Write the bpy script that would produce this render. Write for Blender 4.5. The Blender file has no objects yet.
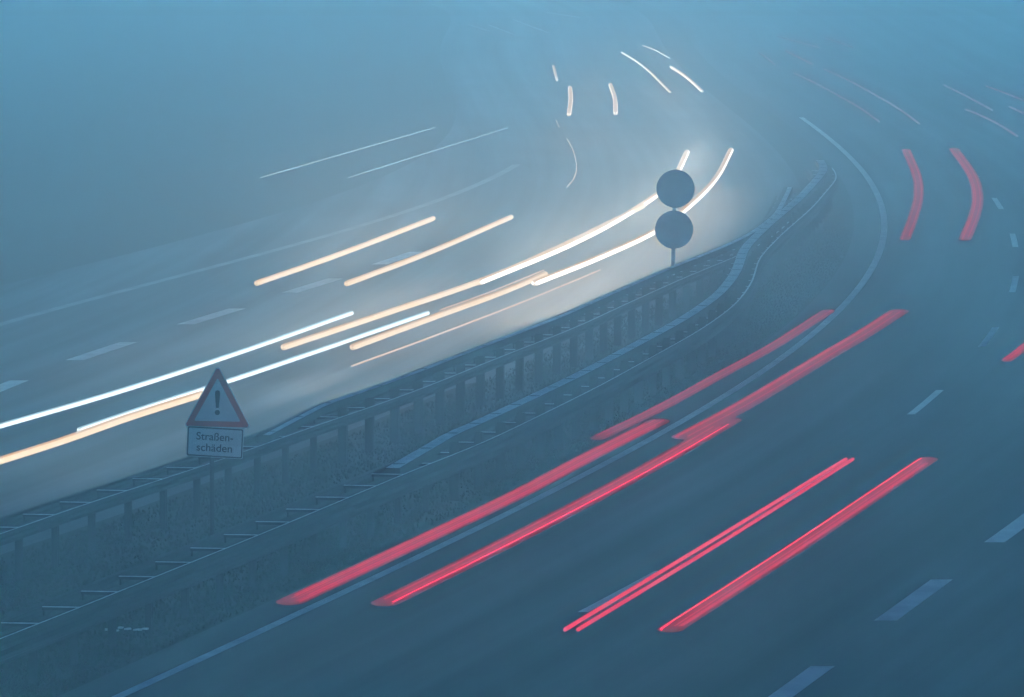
import bpy, bmesh, math, random
import numpy as np
from mathutils import Vector

random.seed(7)
rng = np.random.default_rng(7)
S = bpy.context.scene
COL = S.collection

# ------------------------------------------------------------------ camera
W, H = 1024, 697
F, HOR, CAM_H = 8950.0, -225.0, 10.7          # focal length (px), horizon row, height (m)
cam_d = bpy.data.cameras.new('camera')
cam = bpy.data.objects.new('camera', cam_d)
COL.objects.link(cam)
cam_d.sensor_width = 36.0
cam_d.lens = F / W * 36.0
cam_d.clip_start, cam_d.clip_end = 1.0, 5000.0
PITCH = math.atan((H / 2 - HOR) / F)
cam.location = (0, 0, CAM_H)
cam.rotation_euler = (math.pi / 2 - PITCH, 0, 0)
S.camera = cam

# ------------------------------------------------------------------ light
SUN_EL, SUN_AZ = math.radians(0.1), math.radians(0.0)    # low, straight ahead behind the fog
world = bpy.data.worlds.new('World')
S.world = world
world.use_nodes = True
wn, wl = world.node_tree.nodes, world.node_tree.links
bg = wn['Background']
sky = wn.new('ShaderNodeTexSky')
sky.sky_type = 'NISHITA'
sky.sun_disc = False
sky.sun_elevation = SUN_EL
sky.sun_rotation = SUN_AZ
sky.air_density, sky.dust_density, sky.ozone_density = 1.0, 0.0, 3.2
tint = wn.new('ShaderNodeVectorMath')                        # the cold blue of the hour
tint.operation = 'MULTIPLY'
tint.inputs[1].default_value = (0.36, 0.93, 1.08)
wl.new(sky.outputs['Color'], tint.inputs[0])
wl.new(tint.outputs['Vector'], bg.inputs['Color'])
bg.inputs['Strength'].default_value = 0.15

sun_d = bpy.data.lights.new('sun', 'SUN')
sun = bpy.data.objects.new('sun', sun_d)
COL.objects.link(sun)
sun_d.energy = 1.95
sun_d.color = (0.19, 0.67, 1.0)
sun_d.angle = math.radians(0.3)
sun.location = (0, 500, 60)
sun.rotation_euler = (-(math.pi / 2 - SUN_EL), 0, 0)      # light travels towards -Y, a touch down

S.view_settings.view_transform = 'Standard'
S.view_settings.look = 'None'
S.view_settings.gamma = 1.0
S.view_settings.exposure = 1.747
S.view_settings.use_curve_mapping = False
S.render.engine = 'CYCLES'
cy = S.cycles
cy.use_denoising = True
cy.use_light_tree = False
cy.max_bounces = 6
cy.diffuse_bounces = 2
cy.glossy_bounces = 2
cy.volume_bounces = 1
cy.transparent_max_bounces = 4
cy.caustics_reflective = False
cy.caustics_refractive = False
cy.sample_clamp_indirect = 1.0
cy.light_sampling_threshold = 0.0

LAMP = 3.5
FRONT = 45.0
HAZE_DENSITY, HAZE_COLOR, HAZE_G = 0.0036, (0.90, 0.97, 1.0), 0.42


# ------------------------------------------------------------------ helpers
def at(x, y, z=0.0):
    """survey: a point measured in the photograph -> the world point at height z on that sight line"""
    u, v = (x - W / 2) / F, -(y - H / 2) / F
    c, s = math.cos(PITCH), math.sin(PITCH)
    dy, dz = c + v * s, -s + v * c
    t = (z - CAM_H) / dz
    return Vector((u * t, dy * t, z))


def tag(o, label=None, cat=None, group=None, kind=None):
    if label: o['label'] = label
    if cat: o['category'] = cat
    if group: o['group'] = group
    if kind: o['kind'] = kind
    return o


def empty(name, loc, label, cat, group=None):
    o = bpy.data.objects.new(name, None)
    COL.objects.link(o)
    o.location = loc
    o.empty_display_size = 0.3
    return tag(o, label, cat, group)


def mesh_obj(name, verts, faces, mats, parent=None, smooth=False, fmat=None, uvs=None):
    """verts in world space; when parented, stored relative to the parent's location."""
    off = Vector(parent.location) if parent else Vector((0, 0, 0))
    if parent and parent.parent:
        off = off + Vector(parent.parent.location)
    me = bpy.data.meshes.new(name)
    me.from_pydata([tuple(Vector(v) - off) for v in verts], [], faces)
    for m in (mats if isinstance(mats, (list, tuple)) else [mats]):
        me.materials.append(m)
    if fmat:
        me.polygons.foreach_set('material_index', fmat)
    if smooth:
        me.polygons.foreach_set('use_smooth', [True] * len(me.polygons))
    if uvs is not None:
        l = me.uv_layers.new(name='UVMap')
        for p in me.polygons:
            for li, vi in zip(p.loop_indices, p.vertices):
                l.data[li].uv = uvs[vi]
    me.update()
    o = bpy.data.objects.new(name, me)
    COL.objects.link(o)
    if parent:
        o.parent = parent
    return o


class MB:
    def __init__(s): s.v, s.f, s.m = [], [], []
    def box(s, c, sx, sy, sz, rz=0.0, mi=0, tilt=None):
        b = len(s.v); ca, sa = math.cos(rz), math.sin(rz)
        for k in (-1, 1):
            for j in (-1, 1):
                for i in (-1, 1):
                    x, y, z = i * sx / 2, j * sy / 2, k * sz / 2
                    s.v.append((c[0] + x * ca - y * sa, c[1] + x * sa + y * ca, c[2] + z))
        for q in ((0, 2, 3, 1), (4, 5, 7, 6), (0, 1, 5, 4), (2, 6, 7, 3), (0, 4, 6, 2), (1, 3, 7, 5)):
            s.f.append(tuple(b + i for i in q)); s.m.append(mi)
    def sweep(s, pts, prof, closed=True, cap=True, mi=0, scale=None):
        """sweep profile [(lateral, up)] along pts; lateral is to the right of travel, horizontal."""
        b = len(s.v); n = len(prof); P = [Vector(p) for p in pts]
        for i, p in enumerate(P):
            t = P[min(i + 1, len(P) - 1)] - P[max(i - 1, 0)]
            t.z = 0; t.normalize()
            r = Vector((t.y, -t.x, 0))
            k = scale[i] if scale is not None else 1.0
            for a, u in prof:
                q = p + r * (a * k) + Vector((0, 0, u * k))
                s.v.append(tuple(q))
        m = n if closed else n - 1
        for i in range(len(P) - 1):
            for j in range(m):
                a, c = b + i * n + j, b + i * n + (j + 1) % n
                s.f.append((a, c, c + n, a + n)); s.m.append(mi)
        if closed and cap:
            s.f.append(tuple(b + j for j in reversed(range(n)))); s.m.append(mi)
            e = b + (len(P) - 1) * n
            s.f.append(tuple(e + j for j in range(n))); s.m.append(mi)
    def cyl(s, p, q, r, n=12, mi=0):
        p, q = Vector(p), Vector(q); d = (q - p).normalized()
        a = d.orthogonal().normalized(); c = d.cross(a); b = len(s.v)
        for e in (p, q):
            for k in range(n):
                t = 2 * math.pi * k / n
                s.v.append(tuple(e + a * (r * math.cos(t)) + c * (r * math.sin(t))))
        for k in range(n):
            s.f.append((b + k, b + (k + 1) % n, b + n + (k + 1) % n, b + n + k)); s.m.append(mi)
        s.f.append(tuple(b + k for k in reversed(range(n)))); s.m.append(mi)
        s.f.append(tuple(b + n + k for k in range(n))); s.m.append(mi)
    def build(s, name, mats, parent=None, smooth=False):
        return mesh_obj(name, s.v, s.f, mats, parent, smooth, s.m)


def catmull(P, n):
    """resample a 3D polyline smoothly to n points."""
    P = [Vector(p) for p in P]
    if len(P) == 2:
        return [P[0].lerp(P[1], i / (n - 1)) for i in range(n)]
    Q = [P[0] * 2 - P[1]] + P + [P[-1] * 2 - P[-2]]
    out = []
    for i in range(n):
        t = i / (n - 1) * (len(P) - 1)
        k = min(int(t), len(P) - 2); u = t - k
        a, b, c, d = Q[k:k + 4]
        out.append(0.5 * ((2 * b) + (c - a) * u + (2 * a - 5 * b + 4 * c - d) * u * u + (3 * b - a - 3 * c + d) * u ** 3))
    return out


# ------------------------------------------------------------------ materials
def mat(name, color, rough=0.7, metal=0.0, spec=.12, noise=0.0, nscale=5.0, bump=0.0, bscale=60.0, emit=None, estr=0.0, coord='Object'):
    m = bpy.data.materials.new(name); m.use_nodes = True
    n, l = m.node_tree.nodes, m.node_tree.links
    b = n['Principled BSDF']
    b.inputs['Base Color'].default_value = (*color, 1)
    b.inputs['Roughness'].default_value = rough
    b.inputs['Metallic'].default_value = metal
    b.inputs['Specular IOR Level'].default_value = spec
    if emit:
        b.inputs['Emission Color'].default_value = (*emit, 1)
        b.inputs['Emission Strength'].default_value = estr
    if noise or bump:
        tc = n.new('ShaderNodeTexCoord')
    if noise:
        t = n.new('ShaderNodeTexNoise'); t.inputs['Scale'].default_value = nscale; t.inputs['Detail'].default_value = 6
        l.new(tc.outputs[coord], t.inputs['Vector'])
        r = n.new('ShaderNodeMapRange'); r.inputs['From Min'].default_value = .3; r.inputs['From Max'].default_value = .7
        r.inputs['To Min'].default_value = 1 - noise; r.inputs['To Max'].default_value = 1 + noise
        l.new(t.outputs['Fac'], r.inputs['Value'])
        x = n.new('ShaderNodeVectorMath'); x.operation = 'SCALE'; x.inputs[0].default_value = color
        l.new(r.outputs['Result'], x.inputs['Scale']); l.new(x.outputs['Vector'], b.inputs['Base Color'])
    if bump:
        t2 = n.new('ShaderNodeTexNoise'); t2.inputs['Scale'].default_value = bscale; t2.inputs['Detail'].default_value = 4
        l.new(tc.outputs[coord], t2.inputs['Vector'])
        bp = n.new('ShaderNodeBump'); bp.inputs['Strength'].default_value = bump; bp.inputs['Distance'].default_value = .02
        l.new(t2.outputs['Fac'], bp.inputs['Height']); l.new(bp.outputs['Normal'], b.inputs['Normal'])
    return m


def road_mat(name, base):
    """asphalt: fine grain, long tyre-worn bands along the lanes (UV: u across, v along, metres), stains."""
    m = bpy.data.materials.new(name); m.use_nodes = True
    n, l = m.node_tree.nodes, m.node_tree.links
    b = n['Principled BSDF']
    uv = n.new('ShaderNodeTexCoord')
    def nz(scale, vec, detail=4):
        mp = n.new('ShaderNodeMapping'); mp.inputs['Scale'].default_value = vec
        l.new(uv.outputs['UV'], mp.inputs['Vector'])
        t = n.new('ShaderNodeTexNoise'); t.inputs['Scale'].default_value = scale; t.inputs['Detail'].default_value = detail
        l.new(mp.outputs['Vector'], t.inputs['Vector'])
        return t.outputs['Fac']
    def rng_(v, a, c, lo=.3, hi=.7):
        r = n.new('ShaderNodeMapRange'); r.inputs['From Min'].default_value = lo; r.inputs['From Max'].default_value = hi
        r.inputs['To Min'].default_value = a; r.inputs['To Max'].default_value = c
        l.new(v, r.inputs['Value']); return r.outputs['Result']
    def mul(a, c):
        x = n.new('ShaderNodeMath'); x.operation = 'MULTIPLY'; l.new(a, x.inputs[0]); l.new(c, x.inputs[1]); return x.outputs[0]
    k = mul(rng_(nz(1.0, (1.1, .012, 1)), .15, 2.2), rng_(nz(1.0, (3.5, .05, 1)), .85, 1.15))
    k = mul(k, rng_(nz(.35, (1, .3, 1)), .75, 1.25))
    k = mul(k, rng_(nz(30, (1, 1, 1), 2), .8, 1.2))
    x = n.new('ShaderNodeVectorMath'); x.operation = 'SCALE'; x.inputs[0].default_value = base
    l.new(k, x.inputs['Scale']); l.new(x.outputs['Vector'], b.inputs['Base Color'])
    l.new(rng_(nz(.5, (1, .1, 1)), .8, .95), b.inputs['Roughness'])
    b.inputs['Specular IOR Level'].default_value = .12
    bp = n.new('ShaderNodeBump'); bp.inputs['Strength'].default_value = .35; bp.inputs['Distance'].default_value = .01
    l.new(nz(45, (1, 1, 1), 3), bp.inputs['Height']); l.new(bp.outputs['Normal'], b.inputs['Normal'])
    return m


def trail_mat(name, color, strength):
    return mat(name, (0, 0, 0), rough=1.0, spec=0.0, emit=color, estr=strength)


M = dict(
    road=road_mat('asphalt', (.042, .048, .052)),
    road2=road_mat('worn_asphalt', (.075, .08, .084)),
    soil=mat('soil', (.007, .020, .009), rough=.95, noise=.4, nscale=1.5, bump=.5, bscale=12),
    grass=mat('grass_blades', (.008, .030, .010), rough=.8, noise=.45, nscale=1.2),
    paint=mat('road_paint', (.72, .73, .69), rough=.9, noise=.18, nscale=1.2),
    dull_paint=mat('dull_road_paint', (.30, .31, .30), rough=.9, noise=.25, nscale=.8),  # duller grey for the left edge line
    joint=mat('tar_joint', (.016, .018, .02), rough=.6),
    zinc=mat('shaded_steel', (.032, .036, .04), rough=.75, metal=.0, noise=.2, nscale=6),  # dark tone carries the shade on the beam faces
    zinc_light=mat('lit_top_steel', (.66, .68, .68), rough=.8, metal=.0, noise=.15, nscale=5),  # pale tone carries the light on upward faces of the rails
    zinc_dark=mat('dark_steel', (.025, .028, .03), rough=.8, metal=.0, noise=.25, nscale=6),  # plain dark steel for posts, straps and clamps
    dark=mat('shadow_gap', (.02, .022, .024), rough=.8),
    sign_back=mat('bare_sign_back', (.80, .82, .83), rough=.7, metal=.0, noise=.08, nscale=4),
    sign_white=mat('sign_white', (.84, .85, .85), rough=.5, noise=.06, nscale=5),
    sign_red=mat('sign_red', (.78, .13, .11), rough=.5, noise=.08, nscale=5),
    sign_black=mat('sign_black', (.012, .012, .013), rough=.5),
    leaf=mat('leaves', (.05, .075, .035), rough=.8, noise=.4, nscale=.6),
    bark=mat('bark', (.07, .06, .05), rough=.9, noise=.3, nscale=4),
    litter=mat('pale_scrap', (.55, .55, .52), rough=.8, noise=.3, nscale=20),
    warm=trail_mat('warm_headlight_glow', (1.0, .74, .48), 0.503),
    warm_hot=trail_mat('bright_headlight_glow', (1.0, .88, .72), 1.14),
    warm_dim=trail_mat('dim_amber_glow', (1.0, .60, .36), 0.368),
    warm_edge=trail_mat('amber_rim_glow', (1.0, .58, .28), 0.285),
    cool_edge=trail_mat('pale_rim_glow', (.50, .80, .92), 0.247),
    warm_far=trail_mat('far_headlight_glow', (1.0, .82, .66), 0.912),
    cool=trail_mat('white_headlight_glow', (.86, .98, 1.0), 0.644),
    cool_dim=trail_mat('dim_white_glow', (.72, .93, 1.0), 0.273),
    red=trail_mat('tail_light_glow', (1.0, .008, .05), 0.328),
    red_dim=trail_mat('dull_tail_light_glow', (1.0, .008, .05), 0.127),
    red_low=trail_mat('tail_light_body_glow', (1.0, .008, .05), 0.073),
    red_rim=trail_mat('tail_light_rim_glow', (1.0, .008, .05), 0.0503),
    red_hot=trail_mat('bright_tail_light_glow', (1.0, .008, .05), 0.948),
    red_far=trail_mat('faint_tail_light_glow', (1.0, .05, .13), 0.104),
)

# ------------------------------------------------------------------ road alignment (x as a smooth function of distance)
def fit(pts, deg):
    a = np.array(pts)
    w = a[:, 2] if a.shape[1] > 2 else np.ones(len(a))
    yc, ys = 230.0, 130.0
    c = np.polyfit((a[:, 1] - yc) / ys, a[:, 0], deg, w=w)
    return lambda y: float(np.polyval(c, (y - yc) / ys))

P0 = [(123.8, 695.3), (205, 658.8), (305, 610.3), (398.8, 568.1), (412.4, 554.9), (554.6, 488.9), (646, 448.2), (823.6, 323),
      (850, 296.7), (867.6, 277.6), (880.7, 249.8), (882.2, 225), (881, 208), (874.9, 189.8), (860.2, 166.6), (845.6, 150.7)]
P2 = [(587, 612.7), (657, 572.5), (774.6, 503.6), (824, 473), (907, 416.8), (942.3, 390.9), (989.5, 346.1), (1002.9, 325), (1012.6, 289.8),
      (1014, 272.6), (1008.5, 241.3), (1004.5, 227.7), (997.7, 204.6), (993, 192.9)]
PL = [(11, 385), (80, 360.5), (139, 342), (190, 324.5), (240, 309.5), (281, 293), (318, 280), (430, 243), (500, 222), (550, 199), (568, 186), (576, 165), (570, 140)]
PE = [(0, 325), (125, 290), (250, 258), (345, 231), (430, 203), (506, 170), (538, 150), (552, 125)]
def pw(L, z=0.0): return [tuple(at(x, y, z))[:2] for x, y in L]
def ext(f, y0, y1):
    """clamp-extend a fitted curve linearly outside its data."""
    def g(y):
        if y < y0: return f(y0) + (y - y0) * (f(y0 + 1) - f(y0))
        if y > y1: return f(y1) + (y - y1) * (f(y1) - f(y1 - 1))
        return f(y)
    return g
base0 = pw(P0) + [(9.1, 274.), (8.6, 300.), (8.0, 337.), (6.6, 425.)]
x0 = ext(fit(base0, 6), 100, 430)
_l2 = pw(P2) + [(12.6, 250.), (12.45, 274.), (12.0, 300.), (11.5, 337.), (10.2, 425.)]
x2 = ext(fit(_l2, 6), 113, 430)
_ll = pw(PL) + [(1.9, 285.), (1.6, 310.), (1.0, 340.), (-.6, 425.), (-9.6, 150.)]
xl = ext(fit(_ll, 6), 150, 430)
_le = pw(PE) + [(1.0, 300.), (.2, 350.), (-1.6, 425.)]
xe = ext(fit(_le, 5), 160, 430)

A_FRONT = [(0, 638), (55.7, 616.8), (168.5, 570.8), (246, 540), (380, 484), (411, 470), (474, 447), (536, 417), (599, 386), (661, 351.6),
           (700, 330), (735, 305), (752, 282), (758, 258), (780.6, 234.7), (812, 207.5), (838, 177)]
A_BOX = [(436, 438), (480, 419), (536, 392), (600, 362), (660, 327), (692, 306), (715, 288), (733, 268), (742, 246), (760, 228), (790, 205),
         (815, 182), (832, 165)]
B_FRONT = [(0, 534), (80.3, 505), (156.6, 481), (240.5, 453)]
B_BOX = [(284, 416), (330, 401.6), (400, 377.5), (480, 346), (560, 316), (600, 297.5), (670, 267), (726, 245), (750, 233), (775, 214), (789, 186), (791, 165), (786, 145)]
Z_BEAM, Z_BOX, SEP = .75, .95, .56
def curve_from(L, off=0.0, tail=None, lead=None):
    """x(y) by monotone interpolation of surveyed points, lightly smoothed."""
    a = np.array(sorted([(p[1], p[0] + off) for p in L]))
    ys = np.arange(60, 440, .5)
    xs = np.interp(ys, a[:, 0], a[:, 1])
    s0 = (a[3, 1] - a[0, 1]) / (a[3, 0] - a[0, 0]); s1 = (a[-1, 1] - a[-4, 1]) / (a[-1, 0] - a[-4, 0])
    xs = np.where(ys < a[0, 0], a[0, 1] + (ys - a[0, 0]) * s0, xs)
    xs = np.where(ys > a[-1, 0], a[-1, 1] + (ys - a[-1, 0]) * min(s1, .02), xs)
    k = np.exp(-.5 * (np.arange(-12, 13) / 4.5) ** 2); k /= k.sum()
    xs = np.convolve(np.pad(xs, 12, mode='reflect', reflect_type='odd'), k, 'valid')
    return lambda y: float(np.interp(y, ys, xs))
xa = curve_from(pw(A_FRONT, Z_BEAM) + [(8.15, 235.), (8.3, 250.), (8.0, 280.)])
_b = [(x + .30, y) for x, y in pw(B_BOX, Z_BOX)]
xb = curve_from(pw(B_FRONT, Z_BEAM) + _b + [(7.3, 250.), (7.0, 280.)])

# ------------------------------------------------------------------ setting: ground, carriageways, markings
g = MB(); g.v = [(-240, -60, 0), (240, -60, 0), (240, 620, 0), (-240, 620, 0)]; g.f = [(0, 1, 2, 3)]; g.m = [0]
tag(g.build('ground', M['soil']), kind='structure')

def sheet(name, fa, fb, y0, y1, z, m, step=3.0, cols=1):
    v, f, uv = [], [], []
    ys = list(np.arange(y0, y1 + .01, step))
    for y in ys:
        a, b = fa(y), fb(y)
        for c in range(cols + 1):
            x = a + (b - a) * c / cols
            v.append((x, y, z)); uv.append((x - x0(y), y))
    k = cols + 1
    for i in range(len(ys) - 1):
        for c in range(cols):
            q = i * k + c
            f.append((q, q + 1, q + k + 1, q + k))
    return mesh_obj(name, v, f, m, uvs=uv)
right_road = tag(sheet('road', lambda y: x0(y) - .72, lambda y: x0(y) + 13.5, -50, 600, .004, M['road'], cols=3), kind='structure')
left_road = tag(sheet('road', lambda y: xe(y) - 3.0, lambda y: min(xb(y) - SEP - .75, x0(y) - 2.6) if y < 160 else (xb(y) - .62 if y < 205 else x0(y) - 1.9) , -50, 600, .004, M['road2'], cols=3), kind='structure')

def stripes(name, fx, segs, width, z, m, step=1.0):
    v, f = [], []
    for ya, yb in segs:
        n = max(2, int((yb - ya) / step) + 1); b = len(v)
        for i in range(n):
            y = ya + (yb - ya) * i / (n - 1); x = fx(y)
            v += [(x - width / 2, y, z), (x + width / 2, y, z)]
        for i in range(n - 1):
            q = b + 2 * i; f.append((q, q + 1, q + 3, q + 2))
    return tag(mesh_obj(name, v, f, m), kind='structure')
stripes('edge_line', x0, [(-50, 280)], .155, .009, M['paint'])
stripes('edge_line', xe, [(-50, 246)], .23, .009, M['dull_paint'])
ya = at(587, 612.7).y
stripes('lane_marking', x2, [(ya + 17.75 * k, ya + 17.75 * k + 5.95) for k in range(-9, 8)], .135, .009, M['paint'])
dl = at(80, 360.5).y
stripes('lane_marking', xl, [(dl + 10.7 * k, dl + 10.7 * k + 5.2) for k in range(-18, 4)], .34, .009, M['paint'])
d1 = at(885.3, 621.2); l1 = (d1.x - x2(d1.y))
x1 = lambda y: 4.73 + (y - 112.95) * .1712 if y < 121 else 4.73 + 8.05 * .1712 + x2(y) - x2(121)
stripes('block_marking', x1, [(d1.y + 11.6 * k, d1.y + 11.6 * k + 5.8) for k in range(-14, 14)], .29, .009, M['paint'])
stripes('road_joint', lambda y: x1(y) - .24, [(-50, 600)], .03, .008, M['joint'])

# ------------------------------------------------------------------ haze: the foggy air
hb = MB(); hb.box((0, 280, 6.5), 490, 690, 15.0)
haze = hb.build('haze', bpy.data.materials.new('fog_air'))
hm = haze.data.materials[0]; hm.use_nodes = True
hn = hm.node_tree.nodes
hn.remove(hn['Principled BSDF'])
pv = hn.new('ShaderNodeVolumePrincipled')
pv.inputs['Color'].default_value = (*HAZE_COLOR, 1)
pv.inputs['Density'].default_value = HAZE_DENSITY
pv.inputs['Anisotropy'].default_value = HAZE_G
hm.node_tree.links.new(pv.outputs['Volume'], hn['Material Output'].inputs['Volume'])
tag(haze, kind='stuff')

# ------------------------------------------------------------------ guard rails
W_SIDE = [(.0, .0), (.0, .035), (-.075, .075), (-.075, .125), (0, .160), (-.075, .195), (-.075, .245), (0, .285)]
def wbeam(fx, y0, y1, side, step=1.0, hgt=.31):
    """corrugated beam with a folded-over, top lip coloured paler as if lit."""
    k = hgt / .31
    face = [(a, u * k) for a, u in W_SIDE]
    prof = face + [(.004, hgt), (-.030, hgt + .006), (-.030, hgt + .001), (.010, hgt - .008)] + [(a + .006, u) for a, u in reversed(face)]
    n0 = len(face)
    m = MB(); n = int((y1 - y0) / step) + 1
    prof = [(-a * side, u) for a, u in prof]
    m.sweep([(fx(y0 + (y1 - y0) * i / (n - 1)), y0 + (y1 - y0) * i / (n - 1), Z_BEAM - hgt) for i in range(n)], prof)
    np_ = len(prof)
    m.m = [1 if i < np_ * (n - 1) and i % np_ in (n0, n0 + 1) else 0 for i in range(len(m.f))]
    return m
def unit_mesh(name, mb, mats):
    me = bpy.data.meshes.new(name); me.from_pydata(mb.v, [], mb.f)
    for q in mats: me.materials.append(q)
    me.polygons.foreach_set('material_index', mb.m); me.update(); return me
pm = MB()                                              # sigma post: web with two returned flanges
pm.box((0, 0, .35), .012, .10, .70); pm.box((.035, -.052, .35), .08, .008, .70); pm.box((.035, .052, .35), .08, .008, .70)
pm.box((.073, -.04, .35), .008, .03, .70); pm.box((.073, .04, .35), .008, .03, .70)
POST = unit_mesh('post', pm, [M['zinc_dark']])
pt = MB()
pt.box((0, 0, .43), .012, .12, .86); pt.box((.06, -.062, .43), .13, .008, .86); pt.box((.06, .062, .43), .13, .008, .86)
pt.box((.123, -.045, .43), .008, .03, .86); pt.box((.123, .045, .43), .008, .03, .86)
TALL = unit_mesh('post', pt, [M['zinc_dark']])
sm = MB()                                              # spacer channel with turned-down ends; pale top, dark sides imitate light from above
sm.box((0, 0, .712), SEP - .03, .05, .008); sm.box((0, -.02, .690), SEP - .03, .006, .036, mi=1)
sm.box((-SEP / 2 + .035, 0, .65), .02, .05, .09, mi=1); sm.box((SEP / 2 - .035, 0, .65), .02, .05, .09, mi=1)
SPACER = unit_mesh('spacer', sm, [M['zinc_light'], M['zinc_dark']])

sp_ = MB(); sp_.box((0, 0, 0), .17, .05, .006)
STRAP = unit_mesh('joint_strap', sp_, [M['zinc_dark']])
def guardrail(fx, y0, y1, y_ramp, phase, label, off_post, hgt=.31, lip=.01):
    root = empty('guardrail', (fx(y0), y0, 0), label, 'guardrail')
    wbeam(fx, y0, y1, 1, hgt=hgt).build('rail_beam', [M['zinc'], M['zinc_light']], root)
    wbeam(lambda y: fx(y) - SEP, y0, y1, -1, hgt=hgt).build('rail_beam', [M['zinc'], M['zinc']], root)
    # raised box beam: ramp, then level
    pts, n = [], int(y1 - y_ramp)
    for i in range(n + 1):
        y = y_ramp + (y1 - y_ramp) * i / n
        z = .72 + (Z_BOX - .06 - .72) * min(1.0, (y - y_ramp) / 4.4)
        pts.append((fx(y) - .30, y, z))
    bb = MB()
    prof = [(-.11, -.06), (-.11, .05), (-.11 + lip, .06), (.10, .06), (.11, .05), (.11, -.06)]
    bb.sweep(pts, prof)
    bb.m = [1 if k % 6 == 2 and k < 6 * (len(pts) - 1) else 0 for k in range(len(bb.f))]     # top plate coloured paler, as if lit from above
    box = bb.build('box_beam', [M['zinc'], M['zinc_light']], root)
    y = y_ramp + .5
    while y < y1 - 1:                                  # bolted joint straps across the box beam
        z = .72 + (Z_BOX - .06 - .72) * min(1.0, (y - y_ramp) / 4.4)
        o = bpy.data.objects.new('joint_strap', STRAP); COL.objects.link(o); o.parent = box
        o.location = (fx(y) - .30 - fx(y0), y - y0, z + .0615)
        y += 2.0
    k = 0; y = y0 + phase
    while y < y1 and k < 92:
        a = math.atan2(fx(y + 1) - fx(y - 1), 2.0)
        tall = y > y_ramp + 3
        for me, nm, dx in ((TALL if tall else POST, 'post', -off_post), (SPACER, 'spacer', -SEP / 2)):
            o = bpy.data.objects.new(nm, me); COL.objects.link(o); o.parent = root
            o.location = (fx(y) + dx - fx(y0), y - y0, 0); o.rotation_euler = (0, 0, -a)
        k += 1; y += 2.05
    return root
ramp_a = at(403, 470, .75).y; ramp_b = at(247, 437, .75).y
guardrail(xa, 92, 227, ramp_a, .9, 'double steel guardrail beside the right carriageway, pale box beam ramping up along it', .20)
guardrail(xb, 104, 212, ramp_b, .35, 'double steel guardrail on tall posts bordering the headlight carriageway, behind the warning sign', .14, .17, .10)

# ------------------------------------------------------------------ grass in the median
def blades(n, ya, yb, fl, fr, hmin, hmax):
    v, f = [], []
    for _ in range(n):
        y = ya + (yb - ya) * rng.random() ** 1.3
        a, b = fl(y), fr(y)
        if b - a < .1 or rng.random() < (y - 172) / 42: continue
        x = a + (b - a) * rng.random()
        cl = .5 + .5 * math.sin(x * 2.1 + 1.3 * math.sin(y * .7)) * math.cos(y * .43 + x)
        h = hmin + (hmax - hmin) * rng.random() * (.4 + .6 * cl)
        t = rng.random() * 6.283; w = .008 + .01 * rng.random(); lean = h * (.2 + .5 * rng.random())
        dx, dy = math.cos(t), math.sin(t); i = len(v)
        lx, ly = -dy * lean, dx * lean
        v += [(x - dx * w, y - dy * w, 0), (x + dx * w, y + dy * w, 0),
              (x + dx * w * .7 + lx * .4, y + dy * w * .7 + ly * .4, h * .6), (x - dx * w * .7 + lx * .4, y - dy * w * .7 + ly * .4, h * .6),
              (x + lx, y + ly, h * .95)]
        f += [(i, i + 1, i + 2, i + 3), (i + 3, i + 2, i + 4)]
    return v, f
v, f = blades(60000, 96, 214, lambda y: xb(y) - SEP - .55, lambda y: x0(y) - .76, .02, .09)
tag(mesh_obj('grass', v, f, M['grass']), 'rough dark grass growing in the strip between the two guardrails', 'grass', kind='stuff')

sc_ = MB(); c = at(127, 634)
for k in range(9):
    sc_.box((c.x - .25 + .06 * k + random.uniform(-.02, .02), c.y + random.uniform(-.1, .1), .05 + random.uniform(-.02, .03)), random.uniform(.03, .08), .09, .02, random.uniform(-.6, .6))
tag(sc_.build('litter', M['litter']), 'small pale scrap lying in dark grass in front of the guardrail', 'litter')

# ------------------------------------------------------------------ warning sign
def text_mesh(name, s, size, loc, m, parent, frame, width=None, bold=0.0):
    """real letters: font curve converted to a mesh, standing on the sign face."""
    cu = bpy.data.curves.new(name, 'FONT'); cu.body = s; cu.size = size; cu.extrude = .0012; cu.offset = bold
    cu.align_x = 'CENTER'; cu.align_y = 'CENTER'
    to = bpy.data.objects.new(name, cu); COL.objects.link(to)
    bpy.context.view_layer.update()
    me = bpy.data.meshes.new_from_object(to.evaluated_get(bpy.context.evaluated_depsgraph_get()))
    COL.objects.unlink(to); bpy.data.objects.remove(to)
    xs = [q.co.x for q in me.vertices]; k = width / (max(xs) - min(xs)) if width else 1.0
    cx = (max(xs) + min(xs)) / 2
    for q in me.vertices:
        q.co = frame((q.co.x - cx) * k + loc[0], -q.co.z + loc[2], q.co.y + loc[1])
    me.materials.clear(); me.materials.append(m)
    o = bpy.data.objects.new(name, me); COL.objects.link(o); o.parent = parent
    return o

def round_poly(P, r, n=6):
    out = []
    for i, p in enumerate(P):
        a, b = Vector(P[i - 1]), Vector(P[(i + 1) % len(P)]); p = Vector(p)
        u, w = (a - p).normalized(), (b - p).normalized()
        half = u.angle(w) / 2; d = r / math.tan(half)
        c = p + (u + w).normalized() * (r / math.sin(half))
        s, e = p + u * d - c, p + w * d - c
        for k in range(n + 1):
            q = s.lerp(e, k / n).normalized() * r + c
            out.append((q.x, q.y))
    return out

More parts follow.
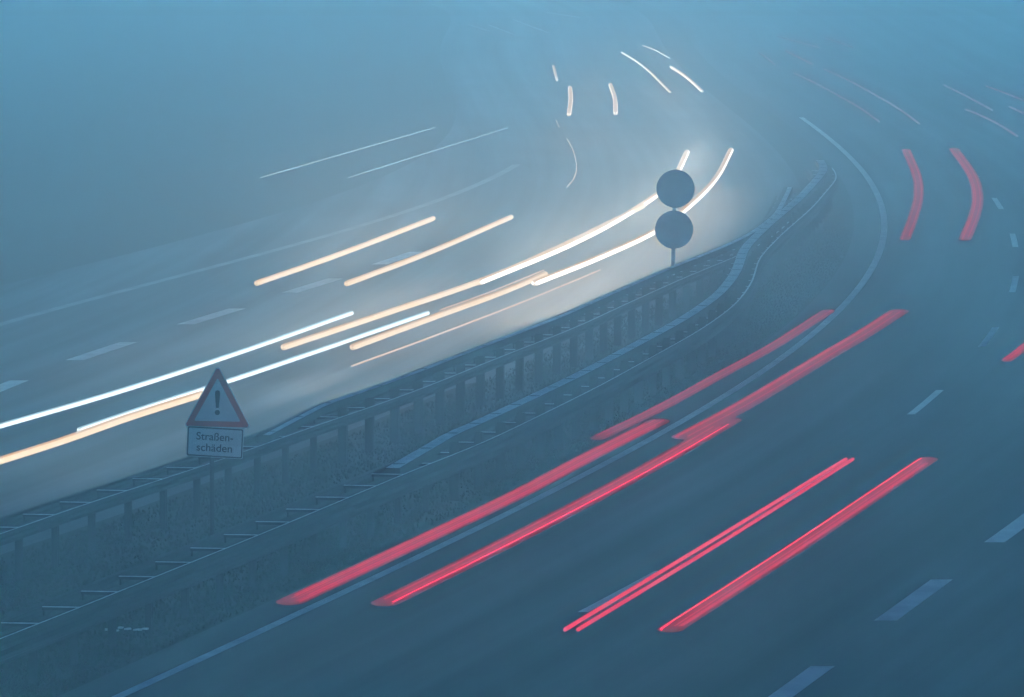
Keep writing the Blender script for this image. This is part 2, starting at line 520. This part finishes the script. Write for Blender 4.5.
def plate(name, poly, y0, y1, m, parent, frame, hole=None):
    """extruded outline (x, z) from depth y0 (front) to y1 (back); hole makes a frame of it."""
    v, f = [], []; n = len(poly)
    if hole is None:
        v = [frame(x, y0, z) for x, z in poly] + [frame(x, y1, z) for x, z in poly]
        f = [tuple(range(n)), tuple(reversed(range(n, 2 * n)))] + [(i, n + i, n + (i + 1) % n, (i + 1) % n) for i in range(n)]
    else:
        for L, y in ((poly, y0), (hole, y0), (poly, y1), (hole, y1)):
            v += [frame(x, y, z) for x, z in L]
        for i in range(n):
            j = (i + 1) % n
            f += [(i, j, n + j, n + i), (2 * n + j, 2 * n + i, 3 * n + i, 3 * n + j), (j, i, 2 * n + i, 2 * n + j), (n + i, n + j, 3 * n + j, 3 * n + i)]
    me = bpy.data.meshes.new(name); me.from_pydata(v, [], f); me.materials.append(m); me.update()
    o = bpy.data.objects.new(name, me); COL.objects.link(o); o.parent = parent
    return o

base = at(212, 546)
sign = empty('warning_sign', base, 'triangular exclamation sign above a Straßenschäden plate, on a thin post in the grass', 'road sign')
k_ = base.y / F
zz = lambda y: CAM_H - (y - HOR) * k_
roll = math.radians(2.6)
def framer(cx, cz, roll, yaw=math.radians(-8)):
    def fr(x, y, z):
        X, Z = x * math.cos(roll) + z * math.sin(roll), -x * math.sin(roll) + z * math.cos(roll)
        X, Y = X * math.cos(yaw) - y * math.sin(yaw), X * math.sin(yaw) + y * math.cos(yaw)
        return Vector((cx + X, Y, cz + Z))
    return fr
pm2 = MB(); pm2.cyl((base.x, base.y + .085, -.1), (base.x, base.y + .085, zz(378)), .030, 14)
pm2.build('post', M['zinc_dark'], sign, True)
# triangle: 61 px wide, 58 px tall
tw, t0, t1 = 69 * k_, zz(428), zz(364.5)
hgt = t1 - t0
fr_t = framer((217.5 - 212) * k_, t0, math.radians(0.6))
tri = [(-tw / 2, 0), (tw / 2, 0), (0, hgt)]
def inset(P, d):
    c = Vector((0, hgt * .335)); out = []
    n = len(P)
    for i in range(n):
        p, a, b = Vector(P[i]), Vector(P[i - 1]), Vector(P[(i + 1) % n])
        u, w = (a - p).normalized(), (b - p).normalized()
        out.append(tuple(p + (u + w).normalized() * (d / math.sin(u.angle(w) / 2))))
    return out
outer = round_poly(tri, .035)
face = plate('triangle_plate', outer, 0, .012, M['sign_white'], sign, fr_t)
plate('red_border', round_poly(inset(tri, .012), .03), -.004, -.0005, M['sign_red'], face, fr_t, hole=round_poly(inset(tri, .088), .015))
# exclamation mark
ez = hgt * .20
fr_e = lambda x, y, z: fr_t(x, y, z)
plate('exclamation_mark', [(-.020, ez + .10), (.020, ez + .10), (.036, ez + .30), (.030, ez + .335), (0, ez + .345), (-.030, ez + .335), (-.036, ez + .30)],
      -.004, -.0006, M['sign_black'], face, fr_e)
plate('exclamation_dot', [(.036 * math.cos(t), ez + .035 + .036 * math.sin(t)) for t in np.linspace(0, 2 * math.pi, 18)[:-1]], -.004, -.0006, M['sign_black'], face, fr_e)
# supplementary plate
pw_, ph_ = 57.5 * k_, 30.5 * k_
fr_p = framer((215.2 - 212) * k_, zz(442.8), math.radians(2.8))
rect = lambda w, h: [(-w / 2, -h / 2), (w / 2, -h / 2), (w / 2, h / 2), (-w / 2, h / 2)]
ptext = plate('text_plate', round_poly(rect(pw_, ph_), .03), 0, .012, M['sign_white'], sign, fr_p)
plate('black_border', round_poly(rect(pw_ - .012, ph_ - .012), .026), -.004, -.0005, M['sign_black'], ptext, fr_p, hole=round_poly(rect(pw_ - .05, ph_ - .05), .02))
text_mesh('lettering', 'Straßen-', .15, (-.005, .072, -.003), M['sign_black'], ptext, fr_p, width=.52, bold=.0012)
text_mesh('lettering', 'schäden', .15, (-.005, -.082, -.003), M['sign_black'], ptext, fr_p, width=.50, bold=.0012)
cl = MB()
for z in (zz(392), zz(418), zz(436), zz(450)):
    cl.box((base.x, base.y + .062, z), .09, .06, .03)
cl.build('clamp', M['zinc_dark'], sign)

# ------------------------------------------------------------------ two round signs seen from behind
by = 178.2
bx_ = (672 - W / 2) / F * by
kb = by / F
rs = empty('round_sign', (bx_, by, 0), 'two round grey sign backs, one above the other, on a post behind the far guardrail', 'road sign')
zb = lambda y: CAM_H - (y - HOR) * kb
p3 = MB(); p3.cyl((bx_, by, -.1), (bx_ + 3 * kb, by, zb(176)), .040, 14)
p3.build('post', M['sign_back'], rs, True)
for cx, cyy in ((675.5, 188), (674.2, 229)):
    X, Z, R = bx_ + (cx - 672) * kb, zb(cyy), 19.2 * kb
    m = MB(); n = 48; yy = by - .065
    rings = [(0.0, .0), (R * .97, .0), (R * .97, -.012), (R, -.012), (R, .004), (R * .985, .006), (0, .006)]
    for r, o in rings:
        for q in range(n):
            t = 2 * math.pi * q / n
            m.v.append((X + r * math.cos(t), yy + o, Z + r * math.sin(t)))
    for a in range(len(rings) - 1):
        for q in range(n):
            m.f.append((a * n + q, a * n + (q + 1) % n, (a + 1) * n + (q + 1) % n, (a + 1) * n + q)); m.m.append(0)
    d = m.build('sign_disc', M['sign_back'], rs)

# ------------------------------------------------------------------ light trails of the traffic
def ell(w, h, n=10):
    return [(w / 2 * math.cos(2 * math.pi * i / n), h / 2 * math.sin(2 * math.pi * i / n)) for i in range(n)]
def streak(name, pix, z, w, h, m, parent, n=40, taper=.35):
    P = catmull([at(x, y, z) for x, y in pix], n)
    L = sum((P[i + 1] - P[i]).length for i in range(n - 1)); s, acc = [], 0.0
    # rounded ends: refine the ends
    e0, e1 = P[0], P[-1]
    t0, t1 = (P[1] - P[0]).normalized(), (P[-1] - P[-2]).normalized()
    head = [e0 - t0 * (w * .5 * c) for c in (1.0, .85, .5)]
    tail = [e1 + t1 * (w * .5 * c) for c in (.5, .85, 1.0)]
    pts = head + P + tail
    sc = [.12, .55, .87] + [1.0] * n + [.87, .55, .12]
    mb = MB(); mb.sweep(pts, ell(w, h, 16), scale=sc)
    if m in (M['warm'], M['warm_hot'], M['warm_far'], M['cool']):    # cooler amber along the upper and lower rim of the lamp
        mb.m = [1 if (i % 16) in (2, 3, 4, 5, 10, 11, 12, 13) and i < 16 * (len(pts) - 1) else 0 for i in range(len(mb.f))]
        return mb.build(name, [m, M['cool_edge'] if m == M['cool'] else M['warm_edge']], parent, True)
    return mb.build(name, m, parent, True)

def trail(kind, label, cat, group, pix0, z):
    p = at(*pix0, z)
    return empty(kind, (p.x, p.y, 0), label, cat, group)

def beams(parent, path, z, watts, color, gap=2.4, lift=0.25, ahead=0.0):
    """the vehicle's lit headlamps: light thrown forward along the road, from many places along its way."""
    P = [at(x, y, z) for x, y in path]
    L = sum((b - a).length for a, b in zip(P, P[1:]))
    n = max(3, int(L / gap)); P = catmull(P, n + 2)
    for i in range(1, n + 1):
        p, d = P[i], (P[i - 1] - P[i + 1]).normalized()
        if ahead: d = -d
        p = p + d * ahead
        ld = bpy.data.lights.new('headlamp', 'SPOT'); ld.energy = LAMP * watts / n; ld.color = color
        ld.spot_size = math.radians(60); ld.spot_blend = 1.0; ld.shadow_soft_size = .04
        o = bpy.data.objects.new('headlamp', ld); COL.objects.link(o); o.parent = parent
        o.location = p + Vector((0, 0, lift)) - Vector(parent.location)
        o.rotation_euler = (d + Vector((0, 0, .10))).to_track_quat('-Z', 'Y').to_euler()
HG, TG = 'headlight trails on the left carriageway', 'tail light trails on the right carriageway'
WARM, COOL = (1.0, .85, .68), (.80, .95, 1.0)

# white pair, nearest on the left
t = trail('headlight_trail', 'pair of long cool white streaks passing behind the warning sign', 'light trail', HG, (78, 430), .65)
streak('headlight_streak', [(-30, 434.5), (120, 391), (240, 352), (351, 313)], .65, .10, .085, M['cool'], t)
streak('headlight_streak', [(80, 429.5), (150, 406), (240, 377), (340, 343), (427, 313)], .65, .10, .085, M['cool'], t)
beams(t, [(60, 420), (200, 375), (380, 320)], .65, 110, COOL)
# single amber band below it
t = trail('headlight_trail', 'amber streak at the left edge, running just under the white streak to the warning sign', 'light trail', HG, (0, 460), .65)
streak('headlight_streak', [(-30, 470), (60, 441.5), (130, 417), (201, 394.5)], .62, .12, .115, M['warm'], t)
# warm pair in the middle
t = trail('headlight_trail', 'pair of orange streaks in the middle whose thin amber line runs beside the guardrail', 'light trail', HG, (352, 347), .65)
streak('headlight_streak', [(284, 347), (380, 315), (480, 281), (560, 247), (643, 206)], .65, .12, .115, M['warm'], t)
streak('headlight_streak', [(353, 347), (430, 318.5), (500, 293), (545, 274)], .65, .12, .115, M['warm'], t)
streak('thin_amber_streak', [(352, 366), (430, 337.5), (520, 303), (600, 270)], .45, .03, .03, M['warm_dim'], t)  # thin amber line beside the main pair
streak('thin_amber_streak', [(440, 310), (490, 292), (544, 270)], .62, .022, .022, M['warm_dim'], t)
beams(t, [(320, 347), (440, 305), (600, 235)], .65, 260, WARM)
# brightest pair, bending past the round signs
t = trail('headlight_trail', 'brightest pair of curved white streaks bending behind the two round signs', 'light trail', HG, (535, 283), .65)
streak('headlight_streak', [(480, 282), (560, 249), (610, 224), (655, 196), (675, 176), (687, 152)], .65, .14, .125, M['warm_hot'], t)
streak('headlight_streak', [(535, 283), (600, 257), (655, 231), (690, 205), (716, 178), (731, 150)], .65, .14, .125, M['warm_hot'], t)
beams(t, [(510, 283), (590, 248), (650, 216), (690, 182), (709, 152)], .65, 1500, WARM)
# truck, with thin roof marker lights above
t = trail('headlight_trail', 'pair of orange streaks in the far lane with two thin white lines high above', 'light trail', HG, (345, 284), 1.0)
streak('headlight_streak', [(257, 283), (340, 254), (433, 218.5)], .95, .11, .11, M['warm'], t)
streak('headlight_streak', [(347, 283.5), (430, 252), (511, 217)], .95, .11, .11, M['warm'], t)
pa, pb = at(257, 283, .95), at(433, 218.5, .95)
zr = lambda P, yrow: CAM_H - (yrow - HOR) * P.y / F
def raised(pixA, pixB, yA, yB, w, m, par):
    A, B = at(*pixA, .95), at(*pixB, .95)
    A.z, B.z = zr(A, yA), zr(B, yB)
    mb = MB(); mb.sweep([A.lerp(B, i / 20) for i in range(21)], ell(w, w, 8)); mb.build('marker_light_streak', m, par, True)
raised((261, 283), (435, 218.5), 177, 127, .020, M['cool_dim'], t)
raised((349, 283.5), (508, 217), 177, 127, .017, M['cool_dim'], t)
beams(t, [(302, 284), (390, 250), (472, 218)], .95, 420, WARM)
# far approaching truck
t = trail('headlight_trail', 'two short upright orange-white streaks at the top, low and side by side', 'light trail', HG, (590, 114), .9)
streak('headlight_streak', [(570, 88), (570.8, 100), (569, 114)], .9, .13, .13, M['warm_far'], t, 14)
streak('headlight_streak', [(610.5, 85), (615, 99), (615.5, 113)], .9, .13, .13, M['warm_far'], t, 14)
beams(t, [(592, 114), (592, 100), (590, 87)], .9, 130, WARM)
t = trail('headlight_trail', 'tiny bright pinkish fleck high above the short upright streaks', 'light trail', HG, (556, 80), .9)
streak('headlight_streak', [(553.5, 66), (555, 72), (557, 80)], .9, .08, .08, M['warm_far'], t, 10)
# glint along the lane line, modelled as thin glowing streaks
t = trail('headlight_trail', 'thin wavy warm glint modelled as a glowing thread curling below the short upright streaks', 'light trail', HG, (570, 188), .1)
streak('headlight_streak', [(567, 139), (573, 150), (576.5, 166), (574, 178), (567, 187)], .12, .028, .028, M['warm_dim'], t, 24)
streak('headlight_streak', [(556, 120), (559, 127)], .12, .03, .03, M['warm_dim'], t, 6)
# far pair top
t = trail('headlight_trail', 'pair of slanting cream streaks at the top centre, the farthest bright ones', 'light trail', HG, (671, 93), .65)
streak('headlight_streak', [(622, 52.5), (636, 61), (650, 72), (661, 83), (670, 92)], .65, .07, .07, M['warm_far'], t, 20)
streak('headlight_streak', [(671, 67), (680, 72.5), (690, 80), (702, 91)], .65, .10, .10, M['warm_far'], t, 20)
streak('headlight_streak', [(643, 45.5), (656, 50.5), (669, 58)], .8, .04, .04, M['warm_far'], t, 14)
beams(t, [(686, 92), (668, 72), (646, 58)], .65, 160, WARM)
# ghost lines at the very top
t = trail('headlight_trail', 'very faint pale lines almost lost in fog at the top edge', 'light trail', HG, (515, 35), .9)
for L in ([(466, 24), (489, 31)], [(489, 25), (515, 35)], [(513, 19.5), (549, 33)], [(544, 12), (580, 17.6)]):
    streak('headlight_streak', L, .9, .03, .03, M['cool_dim'], t, 6)

def tail(label, lamps, z, front=None):
    """lamps: list of (pixel path, width px at near end, [(offset, width m, material)])"""
    p = at(*lamps[0][0][0], z)
    t = empty('taillight_trail', (p.x, p.y, 0), label, 'light trail', TG)
    for path, w, h, m, fil in lamps:
        band = streak('taillight_streak', path, z, w * (1.3 if fil else 1.0), h, M['red_rim'] if fil else m, t, 36)
        if fil:
            rr = random.Random(int(path[0][0] * 7 + path[0][1]))
            fine = [((k + .5) / 7 - .5, rr.choice(('red_dim', 'red', 'red_low', 'red_low'))) for k in range(7)]
            fil = [(0.0, w * .95, M['red_low'], .02)] + [(o * w * .95 + rr.uniform(-.006, .006), w * rr.uniform(.05, .10), M[q], .026) for o, q in fine] \
                + [f + (.032 + .004 * i,) for i, f in enumerate(fil)]
        for off, fw, fm, fh in fil:                        # brighter thin lines inside the band: single bulbs
            P = catmull([at(x, y, z + h / 2) for x, y in path], 72)
            if fw < .05: P = P[random.randint(0, 2):72 - random.randint(0, 3)]
            mb = MB(); mb.sweep([(q.x + off, q.y, q.z + fh * .12) for q in P], ell(fw, fh, 8)); mb.build('bright_line', fm, band, True)
    if front:                                          # the same car's unseen headlamps, added to brighten the sign and markings
        beams(t, front, .65, FRONT * (5.0 if 'broad' in label and 'beginning' not in label else 1), (.86, .95, 1.0), gap=2.5, ahead=2.5)
    return t
tail('broad pair of red streaks nearest the guardrail, straddling the edge line', [
    ([(290, 602), (405, 548), (514, 496), (590, 456), (659, 421)], .27, .07, M['red_dim'], [(-.06, .035, M['red']), (.07, .03, M['red'])]),
    ([(385, 603), (470, 561), (562, 514), (650, 467), (731, 420)], .27, .07, M['red_dim'], [(.09, .035, M['red_hot']), (.03, .03, M['red']), (-.07, .02, M['red'])])], .85, [(338, 602), (390, 577), (440, 553)])
tail('pair of red streaks beginning behind the broad pair and running up beside the edge line', [
    ([(598, 438), (660, 408), (723, 373.5), (775, 345), (828, 311)], .20, .06, M['red_dim'], [(-.07, .025, M['red']), (.07, .025, M['red'])]),
    ([(684, 437), (750, 401.5), (826, 356), (865, 333), (899, 311)], .30, .07, M['red_dim'], [(-.09, .02, M['red']), (.06, .03, M['red'])])], .85, [(641, 438), (705, 405), (775, 365), (820, 339), (864, 311)])
tail('pair of red streaks over the dashed lane line, closest to the bottom edge', [
    ([(565, 629.5), (705, 545), (846, 459)], .045, .05, M['red'], []),
    ([(578, 629.5), (716, 545.5), (853, 459)], .045, .05, M['red'], []),
    ([(670, 629.5), (797, 547), (928, 459)], .24, .06, M['red_dim'], [(-.10, .03, M['red_hot']), (.01, .025, M['red']), (.09, .02, M['red'])])], .80, [(620, 629), (692, 590), (757, 548), (825, 502), (889, 459)])
tail('pair of short curved red streaks in the upper right', [
    ([(905, 239), (913, 218), (918.5, 196), (916.5, 175), (906, 150)], .19, .06, M['red_dim'], [(-.06, .03, M['red']), (.06, .035, M['red'])]),
    ([(965, 239), (975, 214), (977.5, 196), (972, 175), (954, 149)], .22, .06, M['red_dim'], [(-.05, .03, M['red']), (.06, .03, M['red'])])], .85, [(935, 239), (944, 216), (948, 196), (944, 175), (930, 150)])
tail('stub of a red streak entering at the right edge', [
    ([(1007, 360), (1018, 352), (1040, 334)], .16, .06, M['red_dim'], [(.0, .03, M['red'])])], .85)
tail('faint pink streaks at the right edge near the top', [
    ([(966, 109.5), (982, 116), (999, 124.5), (1017, 136)], .08, .05, M['red_far'], []),
    ([(1010, 107), (1024, 113.5), (1040, 121)], .08, .05, M['red_far'], []),
    ([(944, 85), (966, 96), (992, 110)], .06, .05, M['red_far'], []),
    ([(986, 86), (1005, 93), (1030, 103)], .06, .05, M['red_far'], [])], .9)
tail('pair of very faint pink lines curving up from the short curved red streaks', [
    ([(879, 121.5), (860, 108), (841, 97), (815, 83), (794, 73)], .06, .05, M['red_far'], []),
    ([(919, 123.5), (899, 109), (879, 97), (850, 81), (824, 69)], .07, .05, M['red_far'], [])], .85)
tail('ghostly short pink dashes deepest in the fog of the right carriageway', [
    ([(819, 47.5), (798, 42), (778, 36.6)], .07, .05, M['red_far'], []),
    ([(775, 64.5), (766, 57.5), (759, 53)], .05, .05, M['red_far'], []),
    ([(812, 64), (798, 57), (786, 51)], .09, .06, M['red_far'], []),
    ([(853, 47.5), (838, 42), (825, 38)], .05, .05, M['red_far'], [])], .9)
